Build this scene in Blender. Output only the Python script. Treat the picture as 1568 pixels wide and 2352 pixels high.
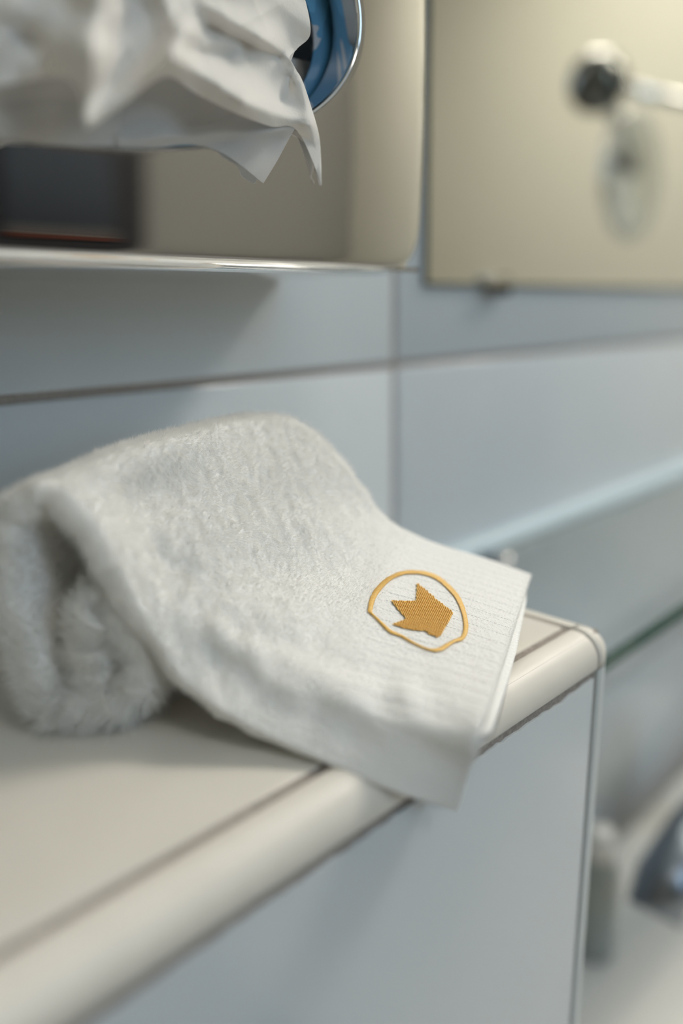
import bpy, bmesh, math, random
import numpy as np
from mathutils import Vector, Matrix
from mathutils.bvhtree import BVHTree

random.seed(7); rng = np.random.default_rng(7)
for o in list(bpy.data.objects): bpy.data.objects.remove(o)
SC = bpy.context.scene
COL = SC.collection
R = math.radians

# ------------------------------------------------------------------ camera
CAM = Vector((0, 0, .11)); FPX = 1799.0
YAW, PITCH, ROLL = R(45.058), R(14.533), R(-.904)
fw = Vector((math.sin(YAW)*math.cos(PITCH), math.cos(YAW)*math.cos(PITCH), -math.sin(PITCH)))
rt = fw.cross(Vector((0, 0, 1))).normalized(); up = rt.cross(fw)
rt, up = rt*math.cos(ROLL)+up*math.sin(ROLL), up*math.cos(ROLL)-rt*math.sin(ROLL)
cd = bpy.data.cameras.new('camera'); co = bpy.data.objects.new('camera', cd); COL.objects.link(co)
co.matrix_world = Matrix(((rt.x, up.x, -fw.x, CAM.x), (rt.y, up.y, -fw.y, CAM.y), (rt.z, up.z, -fw.z, CAM.z), (0, 0, 0, 1)))
cd.sensor_fit = 'HORIZONTAL'; cd.sensor_width = 24.0; cd.lens = FPX/1568*24
cd.clip_start = .005; cd.clip_end = 30
cd.dof.use_dof = True; cd.dof.focus_distance = .240; cd.dof.aperture_fstop = 2.5; cd.dof.aperture_blades = 0
SC.camera = co

# ------------------------------------------------------------------ world, light, exposure
SC.view_settings.view_transform = 'Standard'; SC.view_settings.look = 'None'
SC.view_settings.gamma = 1; SC.view_settings.exposure = -0.02; SC.view_settings.use_curve_mapping = False
w = bpy.data.worlds.new('room_air'); SC.world = w; w.use_nodes = True
w.node_tree.nodes['Background'].inputs[0].default_value = (.74, .68, .60, 1)
w.node_tree.nodes['Background'].inputs[1].default_value = .105

def area(name, loc, target, sx, sy, power, col):
    l = bpy.data.lights.new(name, 'AREA'); l.shape = 'RECTANGLE'; l.size = sx; l.size_y = sy
    l.energy = power; l.color = col
    o = bpy.data.objects.new(name, l); COL.objects.link(o); o.location = loc
    o.rotation_euler = (Vector(target)-Vector(loc)).to_track_quat('-Z', 'Y').to_euler()
    return o
area('ceiling_lamp_light', (1.50, -.20, 1.42), (.35, .15, 0), .55, .4, 21, (1, .93, .83))
area('window_daylight', (.5, -1.68, .75), (.3, .2, .1), .55, 1.0, 2.4, (.58, .79, 1))
area('far_fill_light', (1.95, -.6, 1.38), (2.7, -.7, .3), .8, .8, 12, (1, .95, .87))  # added fill, brightens the right wall seen in the mirror
area('near_fill_light', (.0, -1.0, 1.42), (.15, .2, .1), .4, .4, 3.0, (1, .93, .84))  # added weak fill from the front, lifts the tissue

# ------------------------------------------------------------------ helpers
def ray(x, y): return (fw + rt*((x-784)/FPX) - up*((y-1176)/FPX))
def at(x, y, Y):
    r = ray(x, y); return CAM + r*(Y/r.y)
AX = Vector((math.cos(R(37)), math.sin(R(37)), 0))
def onp(x, y, c):
    r = ray(x, y); return CAM + r*(c/(r.x*AX.x+r.y*AX.y))

def link(name, me, m=None, parent=None):
    o = bpy.data.objects.new(name, me); COL.objects.link(o)
    if m: me.materials.append(m)
    if parent: o.parent = parent
    return o
def tag(o, label=None, cat=None, group=None, kind=None):
    for k, v in (('label', label), ('category', cat), ('group', group), ('kind', kind)):
        if v: o[k] = v
    return o
def empty(name, loc, label, cat):
    o = bpy.data.objects.new(name, None); COL.objects.link(o); o.location = loc; o.empty_display_size = .02
    bpy.context.view_layer.update()
    return tag(o, label, cat)
def fix(o):
    "keep world placement of a mesh built in world coordinates under its parent"
    if o.parent: o.matrix_parent_inverse = Matrix.Translation(-o.parent.location)
    return o
def smooth(me, on=True):
    me.polygons.foreach_set('use_smooth', [on]*len(me.polygons))
def frombm(name, bm, m, parent=None, sm=False):
    bmesh.ops.recalc_face_normals(bm, faces=bm.faces)
    me = bpy.data.meshes.new(name); bm.to_mesh(me); bm.free()
    if sm: smooth(me)
    return fix(link(name, me, m, parent))
def box(bm, x0, x1, y0, y1, z0, z1, bev=0, seg=2):
    r = bmesh.ops.create_cube(bm, size=1)
    for v in r['verts']:
        v.co = Vector(((x0+x1)/2+v.co.x*(x1-x0), (y0+y1)/2+v.co.y*(y1-y0), (z0+z1)/2+v.co.z*(z1-z0)))
    if bev:
        es = {e for v in r['verts'] for e in v.link_edges}
        bmesh.ops.bevel(bm, geom=list(es), offset=bev, segments=seg, profile=.5, affect='EDGES')
def loft(rings, closed_u=True, cap=False):
    "rings: list of lists of points, same length"
    bm = bmesh.new(); vs = [[bm.verts.new(p) for p in r] for r in rings]; n = len(rings[0])
    for a, b in zip(vs, vs[1:]):
        for i in range(n if closed_u else n-1):
            j = (i+1) % n
            bm.faces.new((a[i], a[j], b[j], b[i]))
    if cap:
        bm.faces.new(vs[0][::-1]); bm.faces.new(vs[-1])
    return bm
def lathe(bm, prof, org, axis, seg=40):
    axis = Vector(axis).normalized(); t = axis.orthogonal().normalized(); b = axis.cross(t); org = Vector(org)
    prev = None
    for r, h in prof:
        cur = [bm.verts.new(org+axis*h+(t*math.cos(2*math.pi*k/seg)+b*math.sin(2*math.pi*k/seg))*max(r, 1e-5)) for k in range(seg)]
        if prev:
            for k in range(seg): bm.faces.new((prev[k], prev[(k+1) % seg], cur[(k+1) % seg], cur[k]))
        prev = cur
def tube(bm, pts, rad, seg=16):
    pts = [Vector(p) for p in pts]; prev = None
    for i, p in enumerate(pts):
        d = (pts[min(i+1, len(pts)-1)]-pts[max(i-1, 0)]).normalized()
        t = d.cross(Vector((0, 0, 1)));
        if t.length < .1: t = d.cross(Vector((0, 1, 0)))
        t.normalize(); b = d.cross(t)
        r = rad[i] if isinstance(rad, (list, tuple)) else rad
        cur = [bm.verts.new(p+(t*math.cos(2*math.pi*k/seg)+b*math.sin(2*math.pi*k/seg))*r) for k in range(seg)]
        if prev:
            for k in range(seg): bm.faces.new((prev[k], prev[(k+1) % seg], cur[(k+1) % seg], cur[k]))
        else: bm.faces.new(cur)
        prev = cur
    bm.faces.new(prev[::-1])
def crom(P, t):
    "Catmull-Rom through array P (n,k) at parameter t in [0,n-1]"
    n = len(P); i = np.clip(np.floor(t).astype(int), 0, n-2); f = (t-i)[:, None]
    p0 = P[np.clip(i-1, 0, n-1)]; p1 = P[i]; p2 = P[i+1]; p3 = P[np.clip(i+2, 0, n-1)]
    return .5*((2*p1)+(-p0+p2)*f+(2*p0-5*p1+4*p2-p3)*f*f+(-p0+3*p1-3*p2+p3)*f**3)

# ------------------------------------------------------------------ materials
def mat(name, col, rough=.5, metal=0, **k):
    m = bpy.data.materials.new(name); m.use_nodes = True; b = m.node_tree.nodes['Principled BSDF']
    b.inputs['Base Color'].default_value = (*col, 1); b.inputs['Roughness'].default_value = rough
    b.inputs['Metallic'].default_value = metal
    for kk, v in k.items(): b.inputs[kk.replace('_', ' ')].default_value = v
    return m
def noise(m, scale, detail=3, coord='Object'):
    nt = m.node_tree; tc = nt.nodes.new('ShaderNodeTexCoord'); n = nt.nodes.new('ShaderNodeTexNoise')
    n.inputs['Scale'].default_value = scale; n.inputs['Detail'].default_value = detail
    nt.links.new(tc.outputs[coord], n.inputs['Vector']); return n
def bump(m, src, strength=.3, dist=.001):
    nt = m.node_tree; b = nt.nodes.new('ShaderNodeBump'); b.inputs['Strength'].default_value = strength
    b.inputs['Distance'].default_value = dist; nt.links.new(src, b.inputs['Height'])
    nt.links.new(b.outputs[0], nt.nodes['Principled BSDF'].inputs['Normal']); return b
def tint(m, fac, c0, c1, p0=.3, p1=.7):
    nt = m.node_tree; r = nt.nodes.new('ShaderNodeValToRGB')
    r.color_ramp.elements[0].color = (*c0, 1); r.color_ramp.elements[1].color = (*c1, 1)
    r.color_ramp.elements[0].position = p0; r.color_ramp.elements[1].position = p1
    nt.links.new(fac, r.inputs[0]); nt.links.new(r.outputs[0], nt.nodes['Principled BSDF'].inputs['Base Color']); return r

M = {}
M['tile'] = mat('glazed_white_tile', (.66, .67, .67), .16)
n = noise(M['tile'], 9); tint(M['tile'], n.outputs[0], (.57, .625, .665), (.60, .65, .685)); bump(M['tile'], noise(M['tile'], 14, 2).outputs[0], .12, .002)
M['tile_top'] = mat('glazed_cream_tile', (.70, .68, .64), .14)
n = noise(M['tile_top'], 9); tint(M['tile_top'], n.outputs[0], (.69, .655, .585), (.72, .685, .615)); bump(M['tile_top'], noise(M['tile_top'], 14, 2).outputs[0], .12, .002)
M['grout'] = mat('grey_cement_grout', (.30, .27, .25), .9)
n = noise(M['grout'], 900, 5); tint(M['grout'], n.outputs[0], (.25, .225, .205), (.42, .37, .33)); bump(M['grout'], n.outputs[0], .8, .0006)
M['trim'] = mat('glazed_cream_trim', (.74, .71, .65), .42)
n = noise(M['trim'], 60); tint(M['trim'], n.outputs[0], (.72, .685, .62), (.75, .715, .65))
M['chrome'] = mat('polished_chrome', (.74, .74, .735), .035, 1)
bump(M['chrome'], noise(M['chrome'], 16, 1).outputs[0], .015, .002)
M['satin'] = mat('satin_chrome', (.74, .74, .72), .22, 1)
M['gun'] = mat('dull_grey_chrome', (.22, .245, .28), .3, 1)
M['black'] = mat('black_chrome', (.16, .16, .15), .2, 1)
M['dark'] = mat('dark_rubber', (.02, .02, .022), .6)
M['mirror'] = mat('silvered_glass', (.86, .87, .84), .01, 1)
M['edge'] = mat('green_glass_edge', (.012, .085, .065), .2)
M['ceramic'] = mat('white_ceramic', (.72, .71, .67), .12)
M['paint'] = mat('cream_painted_plaster', (.60, .575, .475), .75)
bump(M['paint'], noise(M['paint'], 40).outputs[0], .2, .002)
M['ceil'] = mat('white_ceiling_paint', (.8, .8, .78), .8)
M['floor'] = mat('grey_floor_tile', (.30, .29, .28), .4); tint(M['floor'], noise(M['floor'], 5).outputs[0], (.27, .26, .25), (.34, .33, .32))
M['backdrop'] = mat('dark_backdrop', (.018, .016, .018), .35)
M['red'] = mat('added_slate_cloth_with_terracotta_stripe', (.07, .08, .095), .95)
nt = M['red'].node_tree; tc = nt.nodes.new('ShaderNodeTexCoord'); sx = nt.nodes.new('ShaderNodeSeparateXYZ'); mr_ = nt.nodes.new('ShaderNodeMapRange')
mr_.inputs[1].default_value = -.2; mr_.inputs[2].default_value = .5; nt.links.new(tc.outputs['Object'], sx.inputs[0]); nt.links.new(sx.outputs[2], mr_.inputs[0])
rr = nt.nodes.new('ShaderNodeValToRGB'); rr.color_ramp.interpolation = 'CONSTANT'; e = rr.color_ramp.elements
e[0].color = (.02, .022, .026, 1); e[1].position = .20; e[1].color = (.17, .055, .035, 1)
for p_, c_ in ((.33, (.24, .22, .20)), (.37, (.05, .058, .07))):
    q = e.new(p_); q.color = (*c_, 1)
nt.links.new(mr_.outputs[0], rr.inputs[0]); nt.links.new(rr.outputs[0], nt.nodes['Principled BSDF'].inputs['Base Color'])
M['glassware'] = mat('clear_shelf_glass', (.93, .97, .975), .03, 0, Transmission_Weight=1.0, IOR=1.5)
M['bottle'] = mat('grey_green_plastic', (.30, .34, .33), .35)

# towelling
M['towel'] = mat('white_terry_cotton', (.90, .895, .875), .95, 0, Sheen_Weight=.25)
bump(M['towel'], noise(M['towel'], 700, 4).outputs[0], .7, .0008)
M['pile'] = mat('white_terry_loops', (.94, .935, .915), .9, 0)
nt = M['pile'].node_tree; tr = nt.nodes.new('ShaderNodeBsdfTranslucent'); mx = nt.nodes.new('ShaderNodeMixShader')
tr.inputs[0].default_value = (.94, .935, .915, 1); mx.inputs[0].default_value = .45
nt.links.new(nt.nodes['Principled BSDF'].outputs[0], mx.inputs[1]); nt.links.new(tr.outputs[0], mx.inputs[2])
nt.links.new(mx.outputs[0], nt.nodes['Material Output'].inputs[0])
M['thread'] = mat('golden_embroidery_thread', (.72, .36, .055), .42, 0, Sheen_Weight=.2)
n = noise(M['thread'], 1500, 2); tint(M['thread'], n.outputs[0], (.88, .50, .10), (.95, .63, .18))

# tissue paper, thin and translucent
def tissue_mat(name, col, trans, clear):
    m = mat(name, col, .9); nt = m.node_tree; p = nt.nodes['Principled BSDF']
    tr = nt.nodes.new('ShaderNodeBsdfTranslucent'); tr.inputs[0].default_value = (*col, 1)
    mx = nt.nodes.new('ShaderNodeMixShader'); mx.inputs[0].default_value = trans
    nt.links.new(p.outputs[0], mx.inputs[1]); nt.links.new(tr.outputs[0], mx.inputs[2]); out = mx
    if clear:
        tp = nt.nodes.new('ShaderNodeBsdfTransparent'); m2 = nt.nodes.new('ShaderNodeMixShader'); m2.inputs[0].default_value = clear
        nt.links.new(mx.outputs[0], m2.inputs[1]); nt.links.new(tp.outputs[0], m2.inputs[2]); out = m2
    nt.links.new(out.outputs[0], nt.nodes['Material Output'].inputs[0])
    bump(m, noise(m, 1100, 5).outputs[0], .35, .0004)
    return m
M['tissue'] = tissue_mat('white_tissue_paper', (.93, .91, .875), .34, 0)
M['ply'] = tissue_mat('single_tissue_ply', (.83, .82, .80), .35, .35)

# printed blue carton
M['carton'] = mat('blue_printed_carton', (.05, .17, .33), .4)
nt = M['carton'].node_tree; tc = nt.nodes.new('ShaderNodeTexCoord'); vo = nt.nodes.new('ShaderNodeTexVoronoi'); vo.inputs['Scale'].default_value = 42
nz = nt.nodes.new('ShaderNodeTexNoise'); nz.inputs['Scale'].default_value = 60
mp = nt.nodes.new('ShaderNodeMixRGB'); mp.inputs[0].default_value = .06
nt.links.new(tc.outputs['Object'], nz.inputs[0]); nt.links.new(tc.outputs['Object'], mp.inputs[1]); nt.links.new(nz.outputs['Color'], mp.inputs[2])
nt.links.new(mp.outputs[0], vo.inputs['Vector'])
sp = nt.nodes.new('ShaderNodeSeparateColor'); nt.links.new(vo.outputs['Color'], sp.inputs[0])
rp = nt.nodes.new('ShaderNodeValToRGB'); rp.color_ramp.interpolation = 'CONSTANT'
e = rp.color_ramp.elements; e[0].color = (.07, .24, .42, 1); e[1].position = .38; e[1].color = (.10, .31, .52, 1)
for p_, c_ in ((.68, (.05, .18, .33)), (.82, (.42, .45, .50)), (.95, (.45, .30, .10))):
    q = e.new(p_); q.color = (*c_, 1)
nt.links.new(sp.outputs[0], rp.inputs[0]); nt.links.new(rp.outputs[0], nt.nodes['Principled BSDF'].inputs['Base Color'])

# ------------------------------------------------------------------ the room
X0, X1, Y0, D, Z0, Z1 = -1.2, 2.7, -1.75, .285, -.9, 1.5
def slab(name, b, m, kind='structure', bev=0):
    bm = bmesh.new(); box(bm, *b, bev); return tag(frombm(name, bm, m), kind=kind)
# back wall: large tiles standing proud of a grout bed
bm = bmesh.new(); box(bm, X0, X1, D+.0015, D+.12, Z0, Z1); slab_ = frombm('wall_back', bm, M['grout']); tag(slab_, kind='structure')
bm = bmesh.new(); g = .0018
xs = [.3288+.62*k for k in range(-3, 5)]; zs = [.0800+.30*k for k in range(-4, 6)]
for a, b in zip(xs, xs[1:]):
    for c, d in zip(zs, zs[1:]):
        if a > X1 or b < X0: continue
        box(bm, max(a+g, X0), min(b-g, X1), D, D+.008, max(c+g, Z0), min(d-g, Z1), .0009, 2)
wt = frombm('tile_facing', bm, M['tile'], slab_, True)
slab('wall_left', (X0-.1, X0, Y0, D, Z0, Z1), M['paint']); slab('wall_right', (X1, X1+.1, Y0, D, Z0, Z1), M['paint'])
slab('floor', (X0, X1, Y0, D, Z0-.05, Z0), M['floor']); slab('ceiling', (X0, X1, Y0, D, Z1, Z1+.05), M['ceil'])
bm = bmesh.new()   # front wall with a window opening
wx0, wx1, wz0, wz1 = .15, .80, .2, 1.3
for b in ((X0, wx0, Z0, Z1), (wx1, X1, Z0, Z1), (wx0, wx1, Z0, wz0), (wx0, wx1, wz1, Z1)): box(bm, b[0], b[1], Y0-.1, Y0, b[2], b[3])
tag(frombm('wall_front', bm, mat('dimmed_plaster', (.27, .26, .235), .8)), kind='structure')  # dimness of the cream wall put into a darker paint
bm = bmesh.new()
for b in ((wx0, wx0+.04, wz0, wz1), (wx1-.04, wx1, wz0, wz1), (wx0+.04, wx1-.04, wz0, wz0+.04), (wx0+.04, wx1-.04, wz1-.04, wz1)): box(bm, b[0], b[1], Y0-.08, Y0-.02, b[2], b[3])
tag(frombm('window_1', bm, M['ceramic']), kind='structure')
bm = bmesh.new(); box(bm, wx0+.04, wx1-.04, Y0-.06, Y0-.055, wz0+.04, wz1-.04)
gm = mat('daylit_frosted_glass', (.7, .8, .9), .5); p = gm.node_tree.nodes['Principled BSDF']
p.inputs['Emission Color'].default_value = (.55, .78, 1, 1); p.inputs['Emission Strength'].default_value = 3.5
fix(frombm('pane', bm, gm, bpy.data.objects['window_1']))
bm = bmesh.new(); box(bm, .86, 1.32, Y0, Y0+.04, Z0, Z1, .003); d1 = tag(frombm('backdrop_1', bm, M['backdrop']), kind='structure')  # unseen dark surface added for the dark reflection in the chrome
bm = bmesh.new(); NX_ = 60
r0 = [Vector((.90+.30*i/NX_, Y0+.062+.006*math.sin(i*.5), .42)) for i in range(NX_+1)]; r1 = [Vector((.895+.31*i/NX_, Y0+.064+.010*math.sin(i*.42+.5), -.10)) for i in range(NX_+1)]
r00 = [Vector((p.x, Y0+.05, .432)) for p in r0]; rb0 = [Vector((p.x, Y0+.045, .42)) for p in r0]; rb1 = [Vector((p.x, Y0+.047, -.04)) for p in r1]
bm = loft([rb1, rb0, r00, r0, r1], False)
to = tag(frombm('added_cloth', bm, M['red'], None, True), 'added dark slate cloth with terracotta stripe on the dark backdrop', 'towel')  # cloth and its rail added to colour that dark reflection
md = to.modifiers.new('thickness', 'SOLIDIFY'); md.thickness = .005
bm = bmesh.new(); tube(bm, [(.87, Y0+.0525, .4205), (1.24, Y0+.0525, .4205)], .0035, 12)
for hx_ in (.87, 1.24): tube(bm, [(hx_, Y0+.04, .4205), (hx_, Y0+.0525, .4205)], .0035, 12)
frombm('added_cloth_rail', bm, M['chrome'], d1, True)
bm = bmesh.new(); box(bm, 1.15, 1.85, -.46, .06, Z1-.02, Z1, .004)
lm = mat('lit_ceiling_panel', (.9, .9, .88), .5); p = lm.node_tree.nodes['Principled BSDF']
p.inputs['Emission Color'].default_value = (1, .93, .82, 1); p.inputs['Emission Strength'].default_value = 3
tag(frombm('ceiling_lamp_or_fill_panel', bm, lm), 'square white ceiling lamp panel above the washbasin side of the room', 'lamp')

for (lx, ly, hs, lb) in ((1.95, -.6, .4, 'large square fill panel added on the ceiling near the right wall'), (0, -1.0, .19, 'small square fill panel added on the ceiling near the window')):
    bm = bmesh.new(); box(bm, lx-hs, lx+hs, ly-hs, ly+hs, Z1-.02, Z1, .004); tag(frombm('ceiling_lamp_or_fill_panel', bm, lm), lb, 'lamp')  # unseen glowing panels added above the two fill lights

# ------------------------------------------------------------------ tiled ledge
LX, LF = .249, .1128          # right end, front face
bm = bmesh.new(); box(bm, X0, LX-.0045, LF+.0045, D, Z0, -.0007); box(bm, X0, .2371, LF+.0013, LF+.006, Z0, -.0100)
core = tag(frombm('wall_ledge', bm, M['grout']), kind='structure')
bm = bmesh.new(); x = .2372
while x > X0:                                          # tiles on top
    box(bm, max(x-.30, X0), x, .1272, D, -.006, 0, .0007, 2); x -= .303
frombm('top_tiles', bm, M['tile_top'], core, True)
bm = bmesh.new(); x = .2352; first = True
while x > X0:                                          # tiles on the front, their sawn upper edge a little ragged
    xa = max(x-.60, X0); N = 260 if first else 2
    topz = [-.0148+(rng.normal(0, .00022)+.0003*math.sin(_*.21)*math.sin(_*.067) if first else 0) for _ in range(N)]
    top = []; 
    for i in range(N):
        xx = xa+(x-xa)*i/(N-1); top.append((xx, topz[i]))
    f = [bm.verts.new((a, LF+.0004, b)) for a, b in top]; bk = [bm.verts.new((a, LF+.006, b)) for a, b in top]
    f0 = bm.verts.new((xa, LF+.0004, Z0)); f1 = bm.verts.new((x, LF+.0004, Z0))
    bm.faces.new([f0, f1]+f[::-1])
    for i in range(N-1): bm.faces.new((f[i], f[i+1], bk[i+1], bk[i]))
    b1 = bm.verts.new((x, LF+.006, Z0)); bm.faces.new((f1, b1, bk[-1], f[-1]))
    x -= .602; first = False
frombm('front_tiles', bm, M['tile'], core)
# rounded edge strips
Rr = .0088
def qprof(n=12):
    "profile from the top joint (depth .011 inwards) over the round to the lower joint: (inwards, z)"
    P = [(.0108, -.004), (.0108, .0002), (.0104, .0004)]
    for i in range(n+1):
        a = math.pi/2*i/n; P.append((Rr-Rr*math.sin(a), .0004-Rr+Rr*math.cos(a)))
    P += [(0, -.0112), (.0004, -.0116), (.004, -.0116)]
    return P
P = qprof()
bm = loft([[Vector((x, LF+a, b)) for a, b in P] for x in (X0, .2362)], False)
tag(frombm('trim_1', bm, M['trim'], None, True), kind='structure')
bm = loft([[Vector((LX-a, y, b)) for a, b in P] for y in (.1242, D)], False)
tag(frombm('trim_2', bm, M['trim'], None, True), kind='structure')
# vertical strip on the corner
PV = [(-.004, .0108), (-.0001, .0108), (-.0001, .0104)]
def vring(z, ext=0):
    pts = [Vector((.2369, LF+.004, z)), Vector((.2369, LF+.0003, z)), Vector((.2373, LF, z))]
    cx, cy = LX-Rr, LF+Rr
    for i in range(13):
        a = math.pi/2*i/12; pts.append(Vector((cx+Rr*math.sin(a), cy-Rr*math.cos(a), z)))
    pts += [Vector((LX, LF+.0112, z)), Vector((LX-.0004, LF+.0116, z)), Vector((LX-.004, LF+.0116, z))]
    return pts
bm = loft([vring(-.0119), vring(Z0)], False)
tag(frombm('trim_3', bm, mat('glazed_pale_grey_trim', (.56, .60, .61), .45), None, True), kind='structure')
# corner cap: the rounded corner block between the three strips
bm = bmesh.new(); box(bm, .2369, LX, LF, .1238, -.0115, .0004)
es = [e for e in bm.edges if (abs(e.verts[0].co.x-LX) < 1e-5 and abs(e.verts[1].co.x-LX) < 1e-5 and (abs((e.verts[0].co.z+e.verts[1].co.z)/2-.0004) < 1e-5 or abs((e.verts[0].co.y+e.verts[1].co.y)/2-LF) < 1e-5)) or
      (abs(e.verts[0].co.y-LF) < 1e-5 and abs(e.verts[1].co.y-LF) < 1e-5 and abs((e.verts[0].co.z+e.verts[1].co.z)/2-.0004) < 1e-5)]
bmesh.ops.bevel(bm, geom=es, offset=Rr, segments=10, profile=.5, affect='EDGES')
tag(frombm('trim_4', bm, M['trim'], None, True), kind='structure')

# ------------------------------------------------------------------ wall mirror with clip
mr = empty('wall_mirror', (.9, D-.004, .12), 'large frameless wall mirror to the right of the chrome tissue dispenser', 'mirror')
bm = bmesh.new(); box(bm, .3520, 1.75, D-.0035, D-.0002, .1225, 1.05, .0008, 1); frombm('mirror_glass', bm, M['mirror'], mr)
bm = bmesh.new(); box(bm, .3513, .352, D-.0035, D-.0002, .1217, 1.05); box(bm, .3513, 1.75, D-.0035, D-.0002, .1217, .1225)
tag(frombm('polished_edge', bm, mat('dark_mirror_edge', (.03, .045, .045), .3), mr), 'dark glass edge')
for cx_ in (.415, 1.3):
    bm = bmesh.new(); box(bm, cx_-.011, cx_+.011, D-.0095, D, .1165, .1235, .001); box(bm, cx_-.011, cx_+.011, D-.0095, D-.0038, .1165, .1285, .001)
    frombm('clip', bm, M['chrome'], mr, False)

# ------------------------------------------------------------------ glass shelf
sh = empty('glass_shelf', (.6, .21, -.05), 'clear glass wall shelf with green edge beyond the end of the tiled ledge', 'shelf')
bm = bmesh.new(); box(bm, .262, 1.15, .146, .272, -.0505, -.043, .0006, 1); frombm('glass_plate', bm, M['glassware'], sh)
bm = bmesh.new(); box(bm, .262, 1.15, .1452, .1462, -.0503, -.0432); tag(frombm('front_edge', bm, M['edge'], sh), 'dark green polished edge')
bm = bmesh.new(); box(bm, .262, 1.15, .2722, .2730, -.0503, -.0432); tag(frombm('back_edge', bm, M['edge'], sh), 'dark green polished edge')
bm = bmesh.new(); box(bm, .262, 1.15, .2732, D, -.046, -.036, .0012); tag(frombm('light_band', bm, mat('pale_blue_light_band', (.62, .74, .80), .35), sh, True), 'pale strip of painted light along the wall')  # strip coloured as lamp light refracted onto the wall
for cx_ in (.412, 1.02):
    bm = bmesh.new(); c = (cx_-.012, D, -.047)
    lathe(bm, [(0.0001, 0), (.008, 0), (.008, -.003), (.006, -.004), (.0055, -.016), (.007, -.018), (.0078, -.021), (.0068, -.0255), (.004, -.028), (.0001, -.029)], c, (0, 1, 0))
    br = frombm('shelf_bracket', bm, M['gun'], sh, True)
    bm = bmesh.new(); bmesh.ops.create_uvsphere(bm, u_segments=32, v_segments=20, radius=.0048, matrix=Matrix.Translation((cx_-.012, D-.0295, -.0435))); frombm('bracket_glint_ball', bm, M['satin'], br, True)  # small ball added so the bracket catches a bright highlight

# ------------------------------------------------------------------ tissue dispenser
DX0, DX1, DZ0, DZ1, DY = -.050, .2512, .1215, .2745, .195
EC, EA, EB = (.100, .2005), .1088, .049
ds = empty('tissue_dispenser', (.10, D, DZ0), 'polished chrome wall tissue dispenser with oval opening above the towel', 'dispenser')
NA = 360
def ell(a, k=0): return (EC[0]+(EA+k)*math.cos(a), EC[1]+(EB+k)*math.sin(a))
def rrect(a, x0, x1, z0, z1, r):
    "boundary of a rounded rectangle hit from the opening's centre in direction a"
    hx, hz = (x1-x0)/2, (z1-z0)/2; cx, cz = (x0+x1)/2, (z0+z1)/2
    # param by perimeter-like mapping: scale the direction to the box aspect
    c, s = math.cos(a), math.sin(a); n_ = 14
    k = (abs(c)**n_+abs(s)**n_)**(-1/n_)
    px, pz = c*k*hx, s*k*hz
    lim = r
    if abs(px) > hx-lim and abs(pz) > hz-lim:
        dx, dz = abs(px)-(hx-lim), abs(pz)-(hz-lim); L = math.hypot(dx, dz)
        if L > lim: dx, dz = dx*lim/L, dz*lim/L
        px, pz = math.copysign(hx-lim+dx, px), math.copysign(hz-lim+dz, pz)
    return cx+px, cz+pz
def crown(x, z): return DY + .0055*((x-EC[0])/.148)**4 + .0030*((z-.198)/.076)**2
def ering(k, dy):
    out = []
    for i in range(NA):
        a = 2*math.pi*i/NA; x, z = ell(a, k); out.append(Vector((x, crown(x, z)+dy, z)))
    return out
def fring(t, inset, dy):
    out = []
    for i in range(NA):
        a = 2*math.pi*i/NA; ex, ez = ell(a, .003); rx, rz = rrect(a, DX0+inset, DX1-inset, DZ0+inset, DZ1-inset, .004)
        x, z = ex+(rx-ex)*t, ez+(rz-ez)*t; out.append(Vector((x, crown(x, z)+dy, z)))
    return out
rings = [ering(0, .012), ering(0, .002), ering(.0001, .0008), ering(.0005, .0002), ering(.0012, 0), ering(.003, 0)]
for t in (.15, .3, .45, .6, .75, .9, 1): rings.append(fring(t, .0055, 0))
for i in range(1, 9):
    a = math.pi/2*i/8; rings.append(fring(1, .0055*(1-math.sin(a)), .0055*(1-math.cos(a))))
for Yb in (.24, D): 
    rings.append([Vector((p.x, Yb, p.z)) for p in rings[-1]])
bm = loft(rings); frombm('cover', bm, M['chrome'], ds, True)
bm = bmesh.new(); box(bm, DX0+.003, DX1-.003, .203, D, DZ0+.002, DZ0+.0035); frombm('base_plate', bm, M['chrome'], ds)

# the carton inside, with its own oval opening and a plastic film
cb = empty('tissue_carton', (.10, .25, DZ0+.0036), 'blue printed tissue carton seen inside the oval opening of the dispenser', 'carton')
def oval(a, A, B, Y): return Vector((EC[0]+A*math.cos(a), Y, EC[1]-.004+B*math.sin(a)))
CA, CB, CY = .1015, .043, .2105
rings = [[oval(2*math.pi*i/NA, CA, CB, CY+.0006) for i in range(NA)], [oval(2*math.pi*i/NA, CA, CB, CY) for i in range(NA)]]
out_ = []
for i in range(NA):
    x, z = rrect(2*math.pi*i/NA, DX0+.012, DX1-.012, DZ0+.005, DZ1-.006, .001); out_.append(Vector((x, CY, z)))
rings.append(out_); rings.append([Vector((p.x, D-.004, p.z)) for p in out_])
bm = loft(rings); frombm('carton', bm, M['carton'], cb)
film = mat('clear_plastic_film', (.75, .76, .76), .25, 0, Alpha=.6)
bm = bmesh.new(); nx, nz = 60, 24; vs = {}
for i in range(nx+1):
    for j in range(nz+1):
        u = i/nx*2-1; v = j/nz*2-1
        x = EC[0]+u*.108; z = EC[1]-.004+v*.047
        vs[i, j] = bm.verts.new((x, CY+.002+.006*math.exp(-(v*3)**2)+.0008*math.sin(u*23+v*5), z))
for i in range(nx):
    for j in range(nz):
        if abs(j-nz/2+.5) < .8: continue
        bm.faces.new((vs[i, j], vs[i+1, j], vs[i+1, j+1], vs[i, j+1]))
frombm('plastic_film', bm, film, cb, True)

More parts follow.
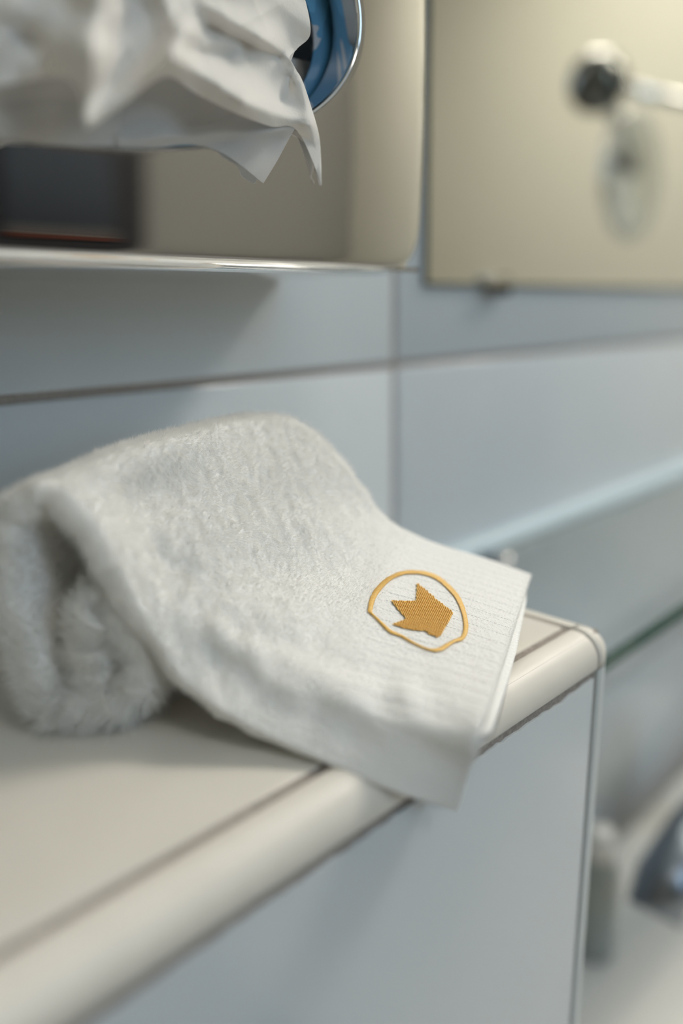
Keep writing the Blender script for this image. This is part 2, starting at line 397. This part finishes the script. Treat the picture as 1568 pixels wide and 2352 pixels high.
# ------------------------------------------------------------------ tissue hanging out
ts = empty('tissue', (.10, .19, .15), 'crumpled white paper tissue hanging out of the chrome dispenser', 'tissue')
def seg_d(px, py, a, b):
    ax, ay = a; bx, by = b; dx, dy = bx-ax, by-ay; L2 = dx*dx+dy*dy
    t = np.clip(((px-ax)*dx+(py-ay)*dy)/L2, 0, 1); return np.hypot(px-ax-t*dx, py-ay-t*dy), t
def curve(pts, n):
    P = np.array(pts, float); t = np.linspace(0, len(P)-1, n); return crom(P, t)
def coons(top, bot, left, right, nu, nv):
    T, B, L, Rr_ = curve(top, nu), curve(bot, nu), curve(left, nv), curve(right, nv)
    u = np.linspace(0, 1, nu)[None, :, None]; v = np.linspace(0, 1, nv)[:, None, None]
    S = (1-v)*T[None]+v*B[None]+(1-u)*L[:, None]+u*Rr_[:, None]
    S -= (1-u)*(1-v)*T[0]+u*(1-v)*T[-1]+(1-u)*v*B[0]+u*v*B[-1]
    return S
def sheet(name, S, Yf, m, clamp=0, th=.00012):
    nv, nu, _ = S.shape; px, py = S[..., 0], S[..., 1]; Y = Yf(px, py)
    co_ = []
    for i in range(nv):
        for j in range(nu):
            p = at(px[i, j], py[i, j], Y[i, j])
            if clamp: p = at(px[i, j], py[i, j], min(Y[i, j], crown(p.x, p.z)-clamp))
            co_.append(p)
    fs = [(i*nu+j, i*nu+j+1, (i+1)*nu+j+1, (i+1)*nu+j) for i in range(nv-1) for j in range(nu-1)]
    me = bpy.data.meshes.new(name); me.from_pydata(co_, [], fs); smooth(me)
    o = fix(link(name, me, m, ts)); md = o.modifiers.new('thickness', 'SOLIDIFY'); md.thickness = th; return o
# folds of the front sheet: (a, b, width px, rise in m towards the room)
folds = [((225, -90), (215, 120), 75, .016), ((215, 120), (196, 270), 38, .013),
         ((196, 285), (395, 135), 34, .010), ((395, 130), (420, 75), 30, .010), ((395, 130), (560, 235), 36, .009),
         ((560, 235), (700, 285), 30, .006), ((350, -80), (400, 70), 36, .006),
         ((30, 20), (-60, 150), 60, .010), ((90, 60), (170, 150), 45, .005),
         ((470, 10), (600, 90), 30, .0055), ((600, 90), (668, 138), 18, .003), ((560, -60), (700, 60), 50, .004),
         ((690, 190), (738, 400), 26, .004), ((440, 120), (520, 130), 22, -.003), ((300, -60), (262, 190), 30, -.004),
         ((480, 60), (640, 128), 16, -.0035), ((648, 230), (662, 180), 12, -.002), ((0, 60), (50, 80), 40, -.006)]
def Yfront(px, py):
    k_ = np.clip((px-500)/200, 0, 1); Y = .186+.0118*k_*k_*(3-2*k_)
    for a, b, wd, h in folds:
        d, t = seg_d(px, py, a, b); Y = Y - h*np.exp(-(d/wd)**1.6)
    Y += .0011*np.sin(px*.021+py*.013+1)+.0008*np.sin(px*.043-py*.031)
    cr_ = np.abs(np.sin(px*.019+py*.027+.8*np.sin(py*.011)))**.6+.7*np.abs(np.sin(px*.031-py*.017+1.1*np.sin(px*.009+2)))**.6
    Y += .0011*(cr_-1.1)*np.clip((700-px)/120, .1, 1)
    return np.minimum(Y, .1953)
S = coons([(-160, -130), (60, -120), (250, -115), (450, -110), (640, -100)],
          [(-160, 230), (-40, 205), (60, 186), (150, 178), (182, 215), (194, 285), (215, 288), (290, 235), (380, 175), (450, 215), (540, 258), (620, 290), (682, 300), (738, 424)],
          [(-160, -130), (-160, 50), (-160, 230)],
          [(640, -100), (692, -20), (712, 74), (682, 112), (664, 138), (690, 178), (712, 240), (733, 320), (738, 424)], 300, 130)
sheet('front_ply', S, Yfront, M['tissue'], .0005)
# crumpling backwards into the carton, above the frame
S2 = coons([(-60, -160), (240, -190), (560, -150)], [(-60, 190), (240, 120), (500, 100), (668, 140)], [(-60, -160), (-60, 190)], [(560, -150), (700, 0), (668, 140)], 60, 40)
sheet('inner_ply', S2, lambda a, b: .200+.003*np.sin(a*.02+b*.03), M['tissue'])
# the thin back ply with its hanging corner
S3 = coons([(262, 130), (380, 160), (520, 215), (690, 272)], [(274, 336), (360, 338), (450, 333), (520, 357), (604, 421)],
           [(262, 130), (266, 300), (274, 336)], [(690, 272), (668, 310), (640, 362), (604, 421)], 120, 80)
def Yb(px, py): return .1956-.0022*np.exp(-((py-(310-(px-420)*.06))/16.)**2)-.0015*np.exp(-((px-600)/50.)**2) + .0005*np.sin(px*.05+py*.08)
sheet('back_ply', S3, Yb, M['ply'], .0003)
S4 = coons([(-120, 120), (60, 130), (180, 120), (300, 130)], [(-120, 295), (40, 322), (160, 334), (285, 334)], [(-120, 120), (-120, 295)], [(300, 130), (275, 285), (285, 334)], 60, 50)
sheet('back_ply', S4, lambda a, b: .1946+.0006*np.sin(b*.06)+.0004*np.sin(a*.05), M['ply'])
# turned-under side of the pointed corner
S5 = coons([(640, 288), (668, 285), (700, 262)], [(736, 426), (737, 426), (738, 426)], [(640, 288), (690, 305), (715, 355), (736, 426)], [(700, 262), (728, 330), (738, 426)], 20, 50)
sheet('folded_corner', S5, lambda a, b: .198+.0*a, M['ply'], .0003)

# ------------------------------------------------------------------ towel
T = .0082                         # thickness of the folded towelling
near = [(1050, 1860, .1765), (915, 1818, .1685), (775, 1758, .1690), (640, 1698, .1715), (520, 1635, .174), (440, 1575, .177),
        (385, 1500, .179), (330, 1400, .180), (280, 1290, .181), (225, 1200, .182), (150, 1125, .182), (75, 1108, .182),
        (5, 1165, .182), (-10, 1290, .182), (18, 1430, .182), (70, 1560, .182), (125, 1638, .182), (230, 1650, .182),
        (325, 1618, .1825), (364, 1550, .183), (350, 1470, .184), (310, 1400, .1845), (262, 1340, .185), (205, 1340, .185),
        (172, 1400, .185), (168, 1480, .1855), (180, 1550, .186)]
far = [(1220, 1320, .278), (1130, 1288, .277), (1040, 1260, .275), (962, 1232, .273), (900, 1200, .272), (855, 1150, .271),
       (800, 1090, .270), (755, 1035, .270), (720, 998, .27), (680, 970, .27), (620, 955, .27), (540, 962, .27)]
for x, y, c in near[12:]:
    far.append((540+(x-75)*(.72 if x < 100 else .56), 962+(y-1108)*.70, .27+(c-.182)))
crease = [(1108, 1662), (1010, 1632), (900, 1598), (785, 1568), (665, 1530), (568, 1478), (488, 1398), (415, 1310), (355, 1228), (305, 1150), (240, 1088), (190, 1066)]
crz = [.013, .013, .014, .0160, .0190, .0240, .031, .041, .0505, .059]
crease = crease[:10]
rows = [[], [], [], [], []]
for j in range(len(near)):
    n_, f_ = onp(*near[j]), onp(*far[j]); cn, cf = near[j][2], far[j][2]
    if j < len(crease): c1 = CAM + ray(*crease[j])*((crz[j]-.11)/ray(*crease[j]).z)
    else: c1 = n_.lerp(f_, .33)
    c2 = c1.lerp(f_, .52)
    if j < 5: c2.z += .0012
    if j > 9: c1.z += .002; c2.z += .002
    m_ = n_.lerp(c1, .60)
    k_ = max(0, 1-j/5.5); m_ = m_-AX*.0014*k_+Vector((0, 0, .0006*k_))
    rows[0].append(n_); rows[1].append(m_); rows[2].append(c1); rows[3].append(c2); rows[4].append(f_)
CT = np.array([[list(p) for p in r] for r in rows])       # 4 x J x 3
J = CT.shape[1]; NS, NW = 300, 64
ts_ = np.linspace(0, J-1, NS)
G = np.stack([crom(CT[r], ts_) for r in range(5)])         # 5 x NS x 3
ws = np.interp(np.linspace(0, 1, NW), [0, .16, .26, .62, 1], [0, 1, 2, 3, 4])
G = np.stack([crom(G[:, s], ws) for s in range(NS)], 1)    # NW x NS x 3
def normals(G):
    du = np.gradient(G, axis=0); dv = np.gradient(G, axis=1); n = np.cross(du, dv); n /= np.linalg.norm(n, axis=-1, keepdims=True)+1e-12; return n
Nn = normals(G)
if Nn[NW//2, 10, 2] < 0: Nn = -Nn
for _ in range(14):
    G[1:-1, 1:-1] = G[1:-1, 1:-1]*.5+(G[:-2, 1:-1]+G[2:, 1:-1]+G[1:-1, :-2]+G[1:-1, 2:])*.125
    G[1:-1, 0] = G[1:-1, 0]*.5+(G[:-2, 0]+G[2:, 0])*.25
Nn = normals(G)
if Nn[NW//2, 10, 2] < 0: Nn = -Nn
# soft lumps
def lump(P, k, s): 
    r = np.random.default_rng(s); v = 0
    for _ in range(5):
        d = r.normal(size=3); d *= k/np.linalg.norm(d); v = v+np.sin(P@d+r.uniform(0, 6))
    return v/5
stn = np.broadcast_to(ts_[None, :], (NW, NS))
soft = np.clip((stn-2.6)/2, 0, 1)
G = G + Nn*(lump(G, 260, 3)*.0013*soft+lump(G, 900, 4)*.0005*soft+lump(G, 120, 5)*.0006+np.exp(-((np.linspace(0, 1, NW)[:, None]-.22)/.12)**2)*(lump(G, 620, 31)*.0016+lump(G, 300, 32)*.0016)*np.clip(stn/1.5, .15, 1)*np.clip((9-stn)/3, 0, 1))[..., None]
Nn = normals(G)
if Nn[NW//2, 10, 2] < 0: Nn = -Nn
# cross-section ring: outer surface, rounded side, inner surface, rounded side
def slab_rings(G, Nn, top, T_, s0=0, s1=None, rec=0.0):
    rings = []; NW_, NS_ = G.shape[:2]; s1 = NS_ if s1 is None else s1
    for s in range(s0, s1):
        side0 = G[0, s]-G[1, s]; side0 /= np.linalg.norm(side0); side1 = G[-1, s]-G[-2, s]; side1 /= np.linalg.norm(side1)
        tt = T_ if np.isscalar(T_) else T_[s]; o = []
        thin = 0 if np.isscalar(T_) else .62*max(0, 1-abs(ts_[s]-5.5)/3.5)
        tw_ = [tt*(1-thin*math.exp(-((w_/(NW_-1)-.25)/.13)**2)) for w_ in range(NW_)]; h = tt/2
        for w_ in range(NW_): o.append(G[w_, s]-Nn[w_, s]*top)
        for k in range(1, 8):
            a = math.pi*k/8; o.append(G[-1, s]-Nn[-1, s]*(top+h-h*math.cos(a))+side1*h*math.sin(a)*.8)
        for w_ in range(NW_-1, -1, -1): o.append(G[w_, s]-Nn[w_, s]*(top+tw_[w_]))
        for k in range(1, 8):
            a = math.pi*k/8; o.append(G[0, s]-Nn[0, s]*(top+h+h*math.cos(a))+side0*h*math.sin(a)*(.35 if ts_[min(s, NS-1)] < 8 else .8))
        rings.append([Vector(p) for p in o])
    return rings
tw = empty('towel', (.15, .17, 0), 'loosely rolled white terry hand towel with golden crown emblem on the tiled ledge', 'towel')
Tarr = np.where(ts_ < 7, .0045+(T-.0045)*np.clip((ts_-3.5)/3, 0, 1), T)+.0022*np.clip((ts_-11)/4, 0, 1)+.0025*np.clip((ts_-19)/3, 0, 1)
rings = slab_rings(G, Nn, 0, Tarr)
# rounded, slightly ragged hem at the logo end
bm = loft(rings, True, True); body = frombm('cloth', bm, M['towel'], tw, True)
# second layer of the folded end, just under the first
e1 = int(NS*4.4/(J-1)); G2 = G.copy()
shift = np.gradient(G, axis=1)[:, 0]; shift /= np.linalg.norm(shift, axis=-1, keepdims=True)
wprof = np.interp(np.linspace(0, 1, NW), [0, .12, .22, .34, .6, .85, 1], [.0024, .0018, .0012, .0018, .0030, .0018, -.0004])
G2[:, :16] = G2[:, :16]-shift[:, None]*(wprof[:, None]*np.linspace(1, 0, 16)[None, :])[..., None]
rings = slab_rings(G2, Nn, .0046, .0036, 0, e1)
bm = loft(rings, True, True); frombm('under_layer', bm, M['towel'], tw, True)

# pile: tapered curling loops
def fibres(name, P, Nrm, Tan, L, wid, lean, seed):
    r = np.random.default_rng(seed); n = len(P); k = 4
    clump = np.stack([lump(P, 4200, 11), lump(P, 4200, 12), lump(P, 4200, 13)], -1)+.6*np.stack([lump(P, 1100, 21), lump(P, 1100, 22), lump(P, 1100, 23)], -1)
    d = Nrm+lean[:, None]*Tan+clump*.5+r.normal(0, .2, (n, 3)); d /= np.linalg.norm(d, axis=1, keepdims=True)
    bend = r.normal(0, .4, (n, 3))+clump*.5+Tan*.35
    L = (L*r.uniform(.6, 1.2, n))[:, None]
    side = np.cross(d, r.normal(size=(n, 3))); side /= np.linalg.norm(side, axis=1, keepdims=True)
    V = np.zeros((n, 2*k, 3))
    for i in range(k):
        t = i/(k-1); c = P-Nrm*.0002+d*L*t+bend*L*t*t*.35
        wd = (wid*(1-.75*t**2))[:, None]*side if not np.isscalar(wid) else wid*(1-.75*t**2)*side
        V[:, 2*i] = c-wd; V[:, 2*i+1] = c+wd
    base = (np.arange(n)*2*k)[:, None]; F = []
    for i in range(k-1): F.append(base+np.array([2*i, 2*i+1, 2*i+3, 2*i+2]))
    F = np.concatenate(F, 1).reshape(-1, 4)
    me = bpy.data.meshes.new(name); me.vertices.add(n*2*k); me.vertices.foreach_set('co', V.reshape(-1).astype('f'))
    nf = len(F); me.loops.add(nf*4); me.loops.foreach_set('vertex_index', F.reshape(-1).astype('i'))
    me.polygons.add(nf); me.polygons.foreach_set('loop_start', np.arange(0, nf*4, 4, dtype='i')); me.polygons.foreach_set('loop_total', np.full(nf, 4, 'i'))
    me.update(calc_edges=True); smooth(me)
    return me
def scatter(me, n, seed, keep):
    me.calc_loop_triangles(); nt_ = len(me.loop_triangles); tv = np.empty(nt_*3, 'i'); me.loop_triangles.foreach_get('vertices', tv); tv = tv.reshape(-1, 3)
    vc = np.empty(len(me.vertices)*3, 'f'); me.vertices.foreach_get('co', vc); vc = vc.reshape(-1, 3).astype(float)
    a, b, c = vc[tv[:, 0]], vc[tv[:, 1]], vc[tv[:, 2]]; cr = np.cross(b-a, c-a); ar = np.linalg.norm(cr, axis=1)/2
    wgt = ar*keep(tv); r = np.random.default_rng(seed); ix = r.choice(nt_, n, p=wgt/wgt.sum())
    u, v = r.random(n), r.random(n); f = u+v > 1; u[f], v[f] = 1-u[f], 1-v[f]
    P = a[ix]+(b-a)[ix]*u[:, None]+(c-a)[ix]*v[:, None]
    return P, cr[ix]/(2*ar[ix][:, None]+1e-15), tv[ix, 0]
RN = len(rings[0])
# (ring length is the same for both slabs)
def keepA(tv):
    st = tv[:, 0]//RN; pos = tv[:, 0] % RN; tt = ts_[np.clip(st, 0, NS-1)]
    k = np.ones(len(tv)); k[(pos >= NW+7) & (pos < 2*NW+7) & (tt < 11)] = 0       # underside, unseen
    k[(pos >= NW) & (pos < NW+7)] = .5
    k[tt < 2.9] = 0; k *= np.clip((tt-2.9)/.7, 0, 1)
    return k
P_, N_, vi = scatter(body.data, 330000, 5, keepA)
st_ = ts_[np.clip(vi//RN, 0, NS-1)]
dS = np.gradient(G, axis=1); dS /= np.linalg.norm(dS, axis=-1, keepdims=True)
Tg = -dS[NW//2, np.clip(vi//RN, 0, NS-1)]
Tg = Tg-N_*(Tg*N_).sum(1, keepdims=True)
tuft = np.clip(1-np.abs(st_-16.8)/2.6, 0, 1)*((vi % RN < 10) | (vi % RN > 2*NW+3))
Lf = .0022*tuft+.0009*np.clip((st_-11)/2, 0, 1)*((vi % RN < 6) | (vi % RN > 2*NW+5))+.0010+.0013*np.clip((st_-4)/3, 0, 1)+.0008*np.clip((st_-12)/3, 0, 1)
me = fibres('terry_pile', P_, N_, Tg, Lf, .000055, np.full(len(P_), .55), 3)
pl = fix(link('terry_pile', me, M['pile'], tw)); tag(pl, kind='stuff')
# short fuzz on the woven border and the hem
def keepB(tv):
    st = tv[:, 0]//RN; tt = ts_[np.clip(st, 0, NS-1)]; k = np.ones(len(tv)); k[tt > 3.8] = 0
    pos = tv[:, 0] % RN; k[(pos >= NW+7) & (pos < 2*NW+7)] = .1
    k[st < 1] = 6; return k
P_, N_, vi = scatter(body.data, 42000, 6, keepB)
me = fibres('border_fuzz', P_, N_, np.zeros_like(P_), np.full(len(P_), .00045), .00006, np.zeros(len(P_)), 9)
tag(fix(link('border_fuzz', me, M['pile'], tw)), kind='stuff')

# ribs woven in the border: shallow raised cords along the strip, so they keep to the cloth
# ------------------------------------------------------------------ embroidery, laid on the cloth
bvh = BVHTree.FromObject(body, bpy.context.evaluated_depsgraph_get()) if False else None
bmt = bmesh.new(); bmt.from_mesh(body.data); bvh = BVHTree.FromBMesh(bmt)
def hit(x, y, off=.0004):
    r = ray(x, y).normalized(); p, n, i, d = bvh.ray_cast(CAM, r)
    if p is None: return None
    if n.dot(r) > 0: n = -n
    return p+n*off, n
def z2p(p): return (800+p[0]/4.9, 1270+p[1]/4.9)
crn = [z2p(p) for p in [(470, 540), (620, 546), (755, 545), (760, 440), (765, 340), (830, 390), (920, 465), (1000, 540), (1100, 612), (1180, 680), (1140, 770), (1090, 850), (1040, 940), (1000, 965), (950, 942), (900, 930), (870, 890), (760, 885), (640, 865), (560, 838), (475, 810), (560, 780), (640, 750), (590, 690), (530, 620)]]
def inside(x, y, poly):
    c = False; j = len(poly)-1
    for i in range(len(poly)):
        (xi, yi), (xj, yj) = poly[i], poly[j]
        if (yi > y) != (yj > y) and x < (xj-xi)*(y-yi)/(yj-yi)+xi: c = not c
        j = i
    return c
def stitch(bm, a, b, n, r, seg=6):
    a, b = Vector(a), Vector(b); d = b-a; L = d.length
    if L < 1e-6: return
    d /= L; s = d.cross(n).normalized(); prev = None
    for t, q in ((0, .3), (.2, .85), (.5, 1), (.8, .85), (1, .3)):
        c = a.lerp(b, t)+n*r*.55*math.sin(math.pi*t)
        cur = [bm.verts.new(c+(s*math.cos(2*math.pi*k/seg)+n*math.sin(2*math.pi*k/seg))*r*q) for k in range(seg)]
        if prev:
            for k in range(seg): bm.faces.new((prev[k], prev[(k+1) % seg], cur[(k+1) % seg], cur[k]))
        prev = cur
bm = bmesh.new(); bed = bmesh.new(); stp = 1.3; grid = {}
for iy in range(0, 106):
    for ix in range(0, 122):
        x, y = 890+ix*stp, 1335+iy*stp
        if inside(x, y, crn):
            h = hit(x, y, .00035)
            if h: grid[ix, iy] = bed.verts.new(h[0])
for (ix, iy), v in list(grid.items()):
    q = [grid.get(k) for k in ((ix, iy), (ix+1, iy), (ix+1, iy+1), (ix, iy+1))]
    if all(q): bed.faces.new(q)
# rows of short stitches running up the crown
ang = R(66); ux, uy = math.cos(ang), math.sin(ang); vx, vy = -uy, ux
for row in range(-40, 41):
    for k in range(-24, 25):
        cx_ = 966+ux*k*9.2+vx*row*3.9+(ux*4.6 if row % 2 else 0); cy_ = 1405+uy*k*9.2+vy*row*3.9+(uy*4.6 if row % 2 else 0)
        if not inside(cx_, cy_, crn): continue
        L1 = L2 = 5.0
        while L1 > .5 and not inside(cx_-ux*L1, cy_-uy*L1, crn): L1 -= .5
        while L2 > .5 and not inside(cx_+ux*L2, cy_+uy*L2, crn): L2 -= .5
        a = hit(cx_-ux*L1, cy_-uy*L1, .0004); b = hit(cx_+ux*L2, cy_+uy*L2, .0004)
        if a and b: stitch(bm, a[0], b[0], a[1], .00023)
ec = frombm('embroidered_crown', bm, M['thread'], tw, True); tag(ec, 'golden embroidered crown')
be = frombm('stitch_backing', bed, mat('golden_thread_bed', (.86, .50, .10), .7), ec)  # backing in the thread's own golden tone
ringp = [(240, 655, 54), (268, 530, 60), (335, 415, 62), (450, 305, 52), (600, 237, 44), (760, 226, 42), (900, 250, 44), (1020, 305, 46), (1130, 400, 48), (1220, 505, 50), (1282, 640, 50), (1315, 780, 48), (1314, 890, 50), (1275, 970, 46), (1185, 1005, 34), (1105, 1052, 46), (1040, 1092, 44), (955, 1106, 30), (850, 1080, 18), (720, 1018, 22), (600, 948, 26), (470, 893, 34), (400, 830, 30), (330, 760, 22), (262, 695, 22), (240, 655, 54)]
C_ = crom(np.array(ringp, float), np.linspace(0, len(ringp)-1, 620))
bm = bmesh.new()
for i in range(len(C_)-1):
    x, y, wd = C_[i]; dx, dy = C_[(i+3) % len(C_), 0]-C_[i-3, 0], C_[(i+3) % len(C_), 1]-C_[i-3, 1]; L = math.hypot(dx, dy)+1e-9
    nx_, ny_ = -dy/L, dx/L; sl = .35; nx_, ny_ = nx_+dx/L*sl, ny_+dy/L*sl; h_ = wd*.5*random.uniform(.9, 1.12)
    a = hit(*z2p((x-nx_*h_, y-ny_*h_)), .0004); b = hit(*z2p((x+nx_*h_, y+ny_*h_)), .0004)
    if a and b: stitch(bm, a[0], b[0], a[1], .00018)
tag(frombm('embroidered_ring', bm, M['thread'], tw, True), 'golden embroidered ring')
# woven ribs on the border
bm = bmesh.new()
jj = ts_ <= 3.0; idx = np.where(jj)[0]
for wi in np.linspace(3, NW-3, 27):
    w0 = int(wi); f = wi-w0; prev = None
    pts = []
    for s in idx:
        p = G[w0, s]*(1-f)+G[min(w0+1, NW-1), s]*f; n_ = Nn[w0, s]; pts.append((Vector(p)-Vector(n_)*.00008, Vector(n_)))
    for (p, n_), (q, _) in zip(pts, pts[1:]):
        stitch(bm, p, q, n_, .00016, 5)
frombm('woven_rib', bm, M['towel'], tw, True)['kind'] = 'stuff'

# ------------------------------------------------------------------ washbasin and tap, below the shelf
wb = empty('washbasin', (.75, .05, -.45), 'white ceramic washbasin below the glass shelf at the right', 'washbasin')
bx0, bx1, by0, by1, bz = .27, 1.0, -.30, .262, -.36
def srr(a, x0, x1, y0, y1, p=6):
    c, s = math.cos(a), math.sin(a); k = (abs(c)**p+abs(s)**p)**(-1/p); return ((x0+x1)/2+c*k*(x1-x0)/2, (y0+y1)/2+s*k*(y1-y0)/2)
rings = []
for ins, z, p in ((.16, -.54, 3), (.05, -.48, 5), (.008, -.40, 7), (0, bz-.01, 8), (.002, bz-.003, 8), (.008, bz, 8), (.03, bz-.001, 7)):
    rings.append([Vector((*srr(2*math.pi*i/96, bx0+ins, bx1-ins, by0+ins, by1-(ins if ins < .01 else ins*.4), p), z)) for i in range(96)])
for ins, z, p in ((.045, bz-.006, 4.5), (.055, bz-.03, 4), (.08, bz-.08, 3.2), (.14, bz-.12, 2.5), (.24, bz-.132, 2)):
    rings.append([Vector((*srr(2*math.pi*i/96, bx0+ins, bx1-ins, by0+ins*.8, by1-.09-ins*.5, p), z)) for i in range(96)])
bm = loft(rings); bm.verts.ensure_lookup_table(); bm.faces.new([v for v in bm.verts[-96:]]); bm.faces.new([v for v in bm.verts[:96]][::-1])
frombm('basin', bm, M['ceramic'], wb, True)
bm = bmesh.new(); lathe(bm, [(.0001, .004), (.016, .004), (.021, .002), (.022, 0)], (.68, .03, bz-.1315), (0, 0, 1)); frombm('drain_cover', bm, M['chrome'], wb, True)
TX, TY = .66, .165
tp = empty('basin_tap', (TX, TY, bz), 'grey metal basin tap standing on the washbasin below the glass shelf', 'tap')
bm = bmesh.new(); lathe(bm, [(.030, 0), (.030, .004), (.027, .006), (.026, .11), (.024, .118), (.0001, .124)], (TX, TY, bz), (0, 0, 1)); frombm('tap_body', bm, M['gun'], tp, True)
bm = bmesh.new(); tube(bm, [(TX, TY, bz+.085), (TX-.06, TY, bz+.097), (TX-.14, TY, bz+.100), (TX-.19, TY, bz+.092), (TX-.205, TY, bz+.075)], [.024, .023, .021, .020, .018], 24); frombm('spout', bm, M['gun'], tp, True)
bm = bmesh.new(); tube(bm, [(TX+.01, TY, bz+.125), (TX-.03, TY, bz+.145), (TX-.09, TY, bz+.16)], [.014, .011, .009], 14); frombm('lever', bm, M['gun'], tp, True)
BX, BY = .475, .215
bt = empty('soap_bottle', (BX, BY, bz), 'small grey soap bottle with pale cap on the washbasin beside the ledge end', 'bottle')
bm = bmesh.new(); lathe(bm, [(.0001, 0), (.014, 0), (.0155, .002), (.0155, .07), (.013, .078), (.008, .082), (.008, .086)], (BX, BY, bz), (0, 0, 1), 28); frombm('bottle_body', bm, M['bottle'], bt, True)
bm = bmesh.new(); lathe(bm, [(.0095, .0822), (.0098, .083), (.0098, .102), (.009, .104), (.0001, .1045)], (BX, BY, bz), (0, 0, 1), 24); tag(frombm('cap', bm, M['ceramic'], bt, True), 'pale cap')

# ------------------------------------------------------------------ swing-arm cosmetic mirror, seen in the wall mirror
def virt(x, y, Yv):
    p = at(x, y, Yv); return Vector((p.x, 2*(D-.0035)-p.y, p.z))
disc = virt(1450, 405, .56); ball = virt(1372, 190, .50)
cm = empty('cosmetic_mirror', disc, 'round chrome swing-arm cosmetic mirror reflected in the wall mirror', 'mirror')
bm = bmesh.new(); lathe(bm, [(.0001, .002), (.05, .003), (.078, .006), (.086, .006), (.088, 0), (.086, -.004), (.076, -.006), (.0001, -.006)], disc, (0, 1, 0), 64); frombm('mirror_disc', bm, M['satin'], cm, True)
bm = bmesh.new(); bmesh.ops.create_uvsphere(bm, u_segments=32, v_segments=20, radius=.034, matrix=Matrix.Translation(ball)); frombm('ball_joint', bm, M['black'], cm, True)
bm = bmesh.new(); tube(bm, [disc+Vector((0, .005, .01)), disc.lerp(ball, .5)+Vector((0, .012, 0)), ball], .009, 14); frombm('neck', bm, M['satin'], cm, True)
bm = bmesh.new(); tube(bm, [ball, ball+Vector((.20, .04, .0)), Vector((ball.x+.42, D-.05, ball.z)), Vector((ball.x+.42, D-.02, ball.z))], .007, 14)
frombm('swing_arm', bm, M['chrome'], cm, True)
bm = bmesh.new(); lathe(bm, [(.03, 0), (.03, -.006), (.012, -.012), (.010, -.03), (.0001, -.031)], (ball.x+.42, D-.0036, ball.z), (0, 1, 0), 32); frombm('wall_mount', bm, M['chrome'], cm, True)
